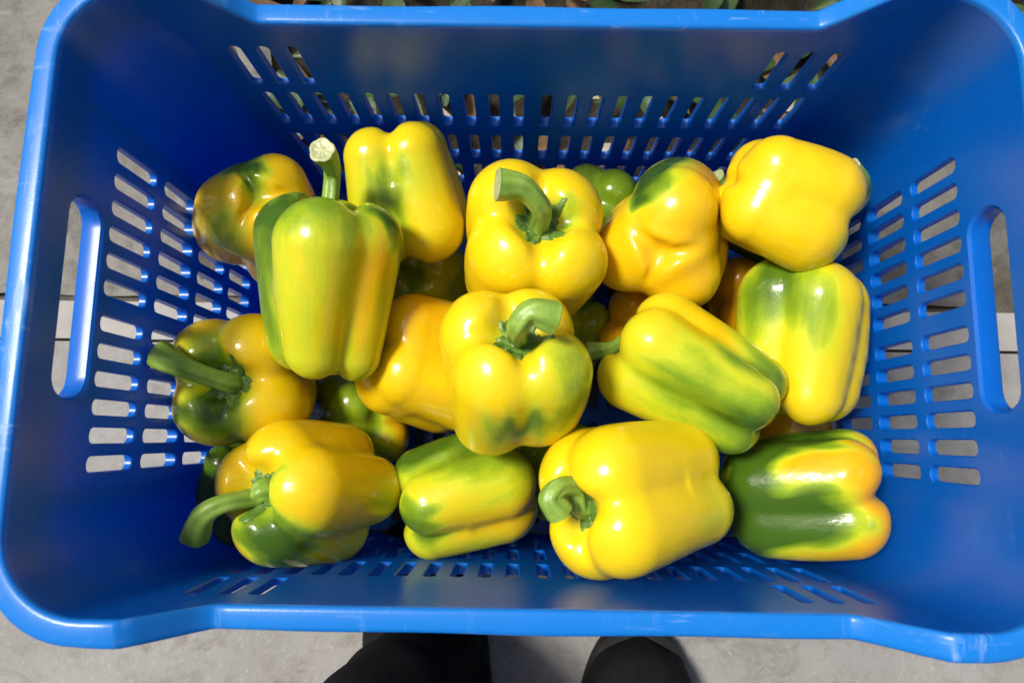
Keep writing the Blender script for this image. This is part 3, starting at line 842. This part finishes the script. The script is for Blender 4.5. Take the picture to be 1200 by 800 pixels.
def litter(name, label, mat, n, seed, box, ln, cat):
    rng = np.random.default_rng(seed); v = []; f = []
    for i in range(n):
        x = rng.uniform(box[0], box[1]); y = rng.uniform(box[2], box[3])
        a = rng.uniform(0, 6.28)
        leaf_geo(v, f, (x, y, rng.uniform(-0.018, 0.012) + (-0.02 if y > 0.3 else 0)), (math.cos(a), math.sin(a), rng.uniform(-.1, .25)), (rng.uniform(-.5, .5), rng.uniform(-.5, .5), 1),
                 ln * rng.uniform(0.5, 1.3), ln * rng.uniform(0.12, 0.28), rng.uniform(-0.1, 0.5))
    o = mesh_obj(name, v, f, mat)
    tag(o, label, cat, None, 'stuff')
litter('dry_leaf_litter', 'brown dry leaf litter on the ground behind the crate', M_DRY, 80, 1, (-0.45, 0.62, 0.19, 0.50), 0.05, 'leaf litter')
litter('green_leaf_litter', 'fallen green leaves on the ground behind the crate', M_LEAF, 150, 2, (-0.30, 0.62, 0.20, 0.52), 0.06, 'leaves')
litter('bleached_litter', 'pale bleached plant scraps on the ground behind the crate', M_HUSK, 45, 3, (-0.5, 0.65, 0.16, 0.46), 0.035, 'leaf litter')

# ------------------------------------------------------------------ the person standing in front
def tube(name, path, radii, mat, parent, folds, seed, m=40, n=12):
    rng = np.random.default_rng(seed)
    C = bez(path, n); k = len(C)
    rr = np.interp(np.linspace(0, 1, k), np.linspace(0, 1, len(radii)), radii)
    u = np.array((1.0, 0, 0)); v = []; f = []
    p = rng.uniform(0, 6, 6)
    for i in range(k):
        t = C[min(i + 1, k - 1)] - C[max(i - 1, 0)]; t /= np.linalg.norm(t)
        u = u - t * (u @ t); u /= np.linalg.norm(u); w = np.cross(t, u)
        for j in range(m):
            a = 2 * math.pi * j / m
            s = i / k
            q = 1 + folds * (math.sin(2 * a + p[0] + 18 * s) * math.sin(31 * s + p[1]) + 0.6 * math.sin(3 * a + p[2] - 40 * s) + 0.4 * math.sin(5 * a + 60 * s + p[3]))
            v.append(C[i] + (u * math.cos(a) + w * math.sin(a)) * rr[i] * q)
    for i in range(k - 1):
        for j in range(m):
            jj = (j + 1) % m
            f.append((i * m + j, i * m + jj, (i + 1) * m + jj, (i + 1) * m + j))
    f.append(tuple(range((k - 1) * m, k * m)))
    return mesh_obj(name, v, f, mat, parent)

def shoe(parent, x, y, yaw):
    """toe points along +Y before the yaw"""
    L = 0.29; n = 26; m = 28
    Rm = Matrix.Rotation(yaw, 3, 'Z')
    def put(p):
        q = Rm @ Vector(p)
        return (q.x + x, q.y + y, q.z)
    def width(s): return 0.036 + 0.012 * math.sin(math.pi * min(1, s * 1.15) * 0.5 + 0.2) + 0.006 * math.sin(3.1 * s)
    v = []; f = []
    for i in range(n + 1):
        s = i / n
        y0 = L * (s - 0.5)
        end = math.sqrt(max(0.0, 1 - (max(0, (s - 0.80) / 0.20)) ** 2.2)) * math.sqrt(max(0.0, 1 - (max(0, (0.14 - s) / 0.14)) ** 2.2))
        w = width(s) * max(0.02, end)
        h = (0.105 - 0.060 * min(1, max(0, (s - 0.25) / 0.45))) if s < 0.8 else 0.045 - 0.018 * ((s - 0.8) / 0.2) ** 1.5
        h *= max(0.15, end ** 0.6)
        for j in range(m):
            a = 2 * math.pi * j / m
            ca, sa = math.cos(a), math.sin(a)
            xx = w * math.copysign(abs(ca) ** 0.7, ca)
            zz = 0.018 + (h * math.copysign(abs(sa) ** 0.8, sa) if sa > 0 else 0)
            v.append(put((xx * (1 - 0.35 * max(0, sa) * (h > 0.06)), y0, zz)))
    for i in range(n):
        for j in range(m):
            k = (j + 1) % m
            f.append((i * m + j, i * m + k, (i + 1) * m + k, (i + 1) * m + j))
    o = mesh_obj('shoe', v, f, M_LEATHER, parent)
    md = o.modifiers.new('smooth', 'SUBSURF')
    md.levels = md.render_levels = 2
    sv = []; sf = []
    for z in (0.0, 0.004, 0.019, 0.021):
        for j in range(48):
            a = 2 * math.pi * j / 48
            yy = (L / 2 + 0.004) * math.copysign(abs(math.sin(a)) ** 0.85, math.sin(a))
            s = yy / L + 0.5
            xx = (0.053 + 0.004 * math.sin(3 * s)) * math.copysign(abs(math.cos(a)) ** 0.6, math.cos(a)) * (1 if z < 0.02 else 0.9)
            sv.append(put((xx, yy * (1 if z < 0.02 else 0.97), z)))
    for k in range(3):
        for j in range(48):
            jj = (j + 1) % 48
            sf.append((k * 48 + j, k * 48 + jj, (k + 1) * 48 + jj, (k + 1) * 48 + j))
    sf.append(tuple(range(144, 192)))
    mesh_obj('sole', sv, sf, M_SOLE, o, True, 40)
    return o

person = empty('person', (0, -0.36, 0))
tag(person, 'person in black trousers and black shoes standing at the near side of the crate', 'person')
shoe(person, -0.085, 0.060, 0.10)
shoe(person, 0.098, -0.035, -0.05)
tube('trouser_leg', [(-0.088, 0.080, 0.040), (-0.088, 0.085, 0.090), (-0.090, 0.086, 0.140), (-0.100, 0.066, 0.210), (-0.125, 0.000, 0.320), (-0.14, -0.11, 0.45), (-0.11, -0.32, 0.62)], [0.044, 0.046, 0.052, 0.062, 0.076, 0.095, 0.11], M_CLOTH, person, 0.020, 3)
tube('trouser_leg', [(0.100, -0.105, 0.045), (0.102, -0.115, 0.12), (0.110, -0.140, 0.27), (0.118, -0.16, 0.42), (0.11, -0.25, 0.62), (0.08, -0.34, 0.82)], [0.047, 0.049, 0.064, 0.080, 0.095, 0.11], M_CLOTH, person, 0.022, 6)
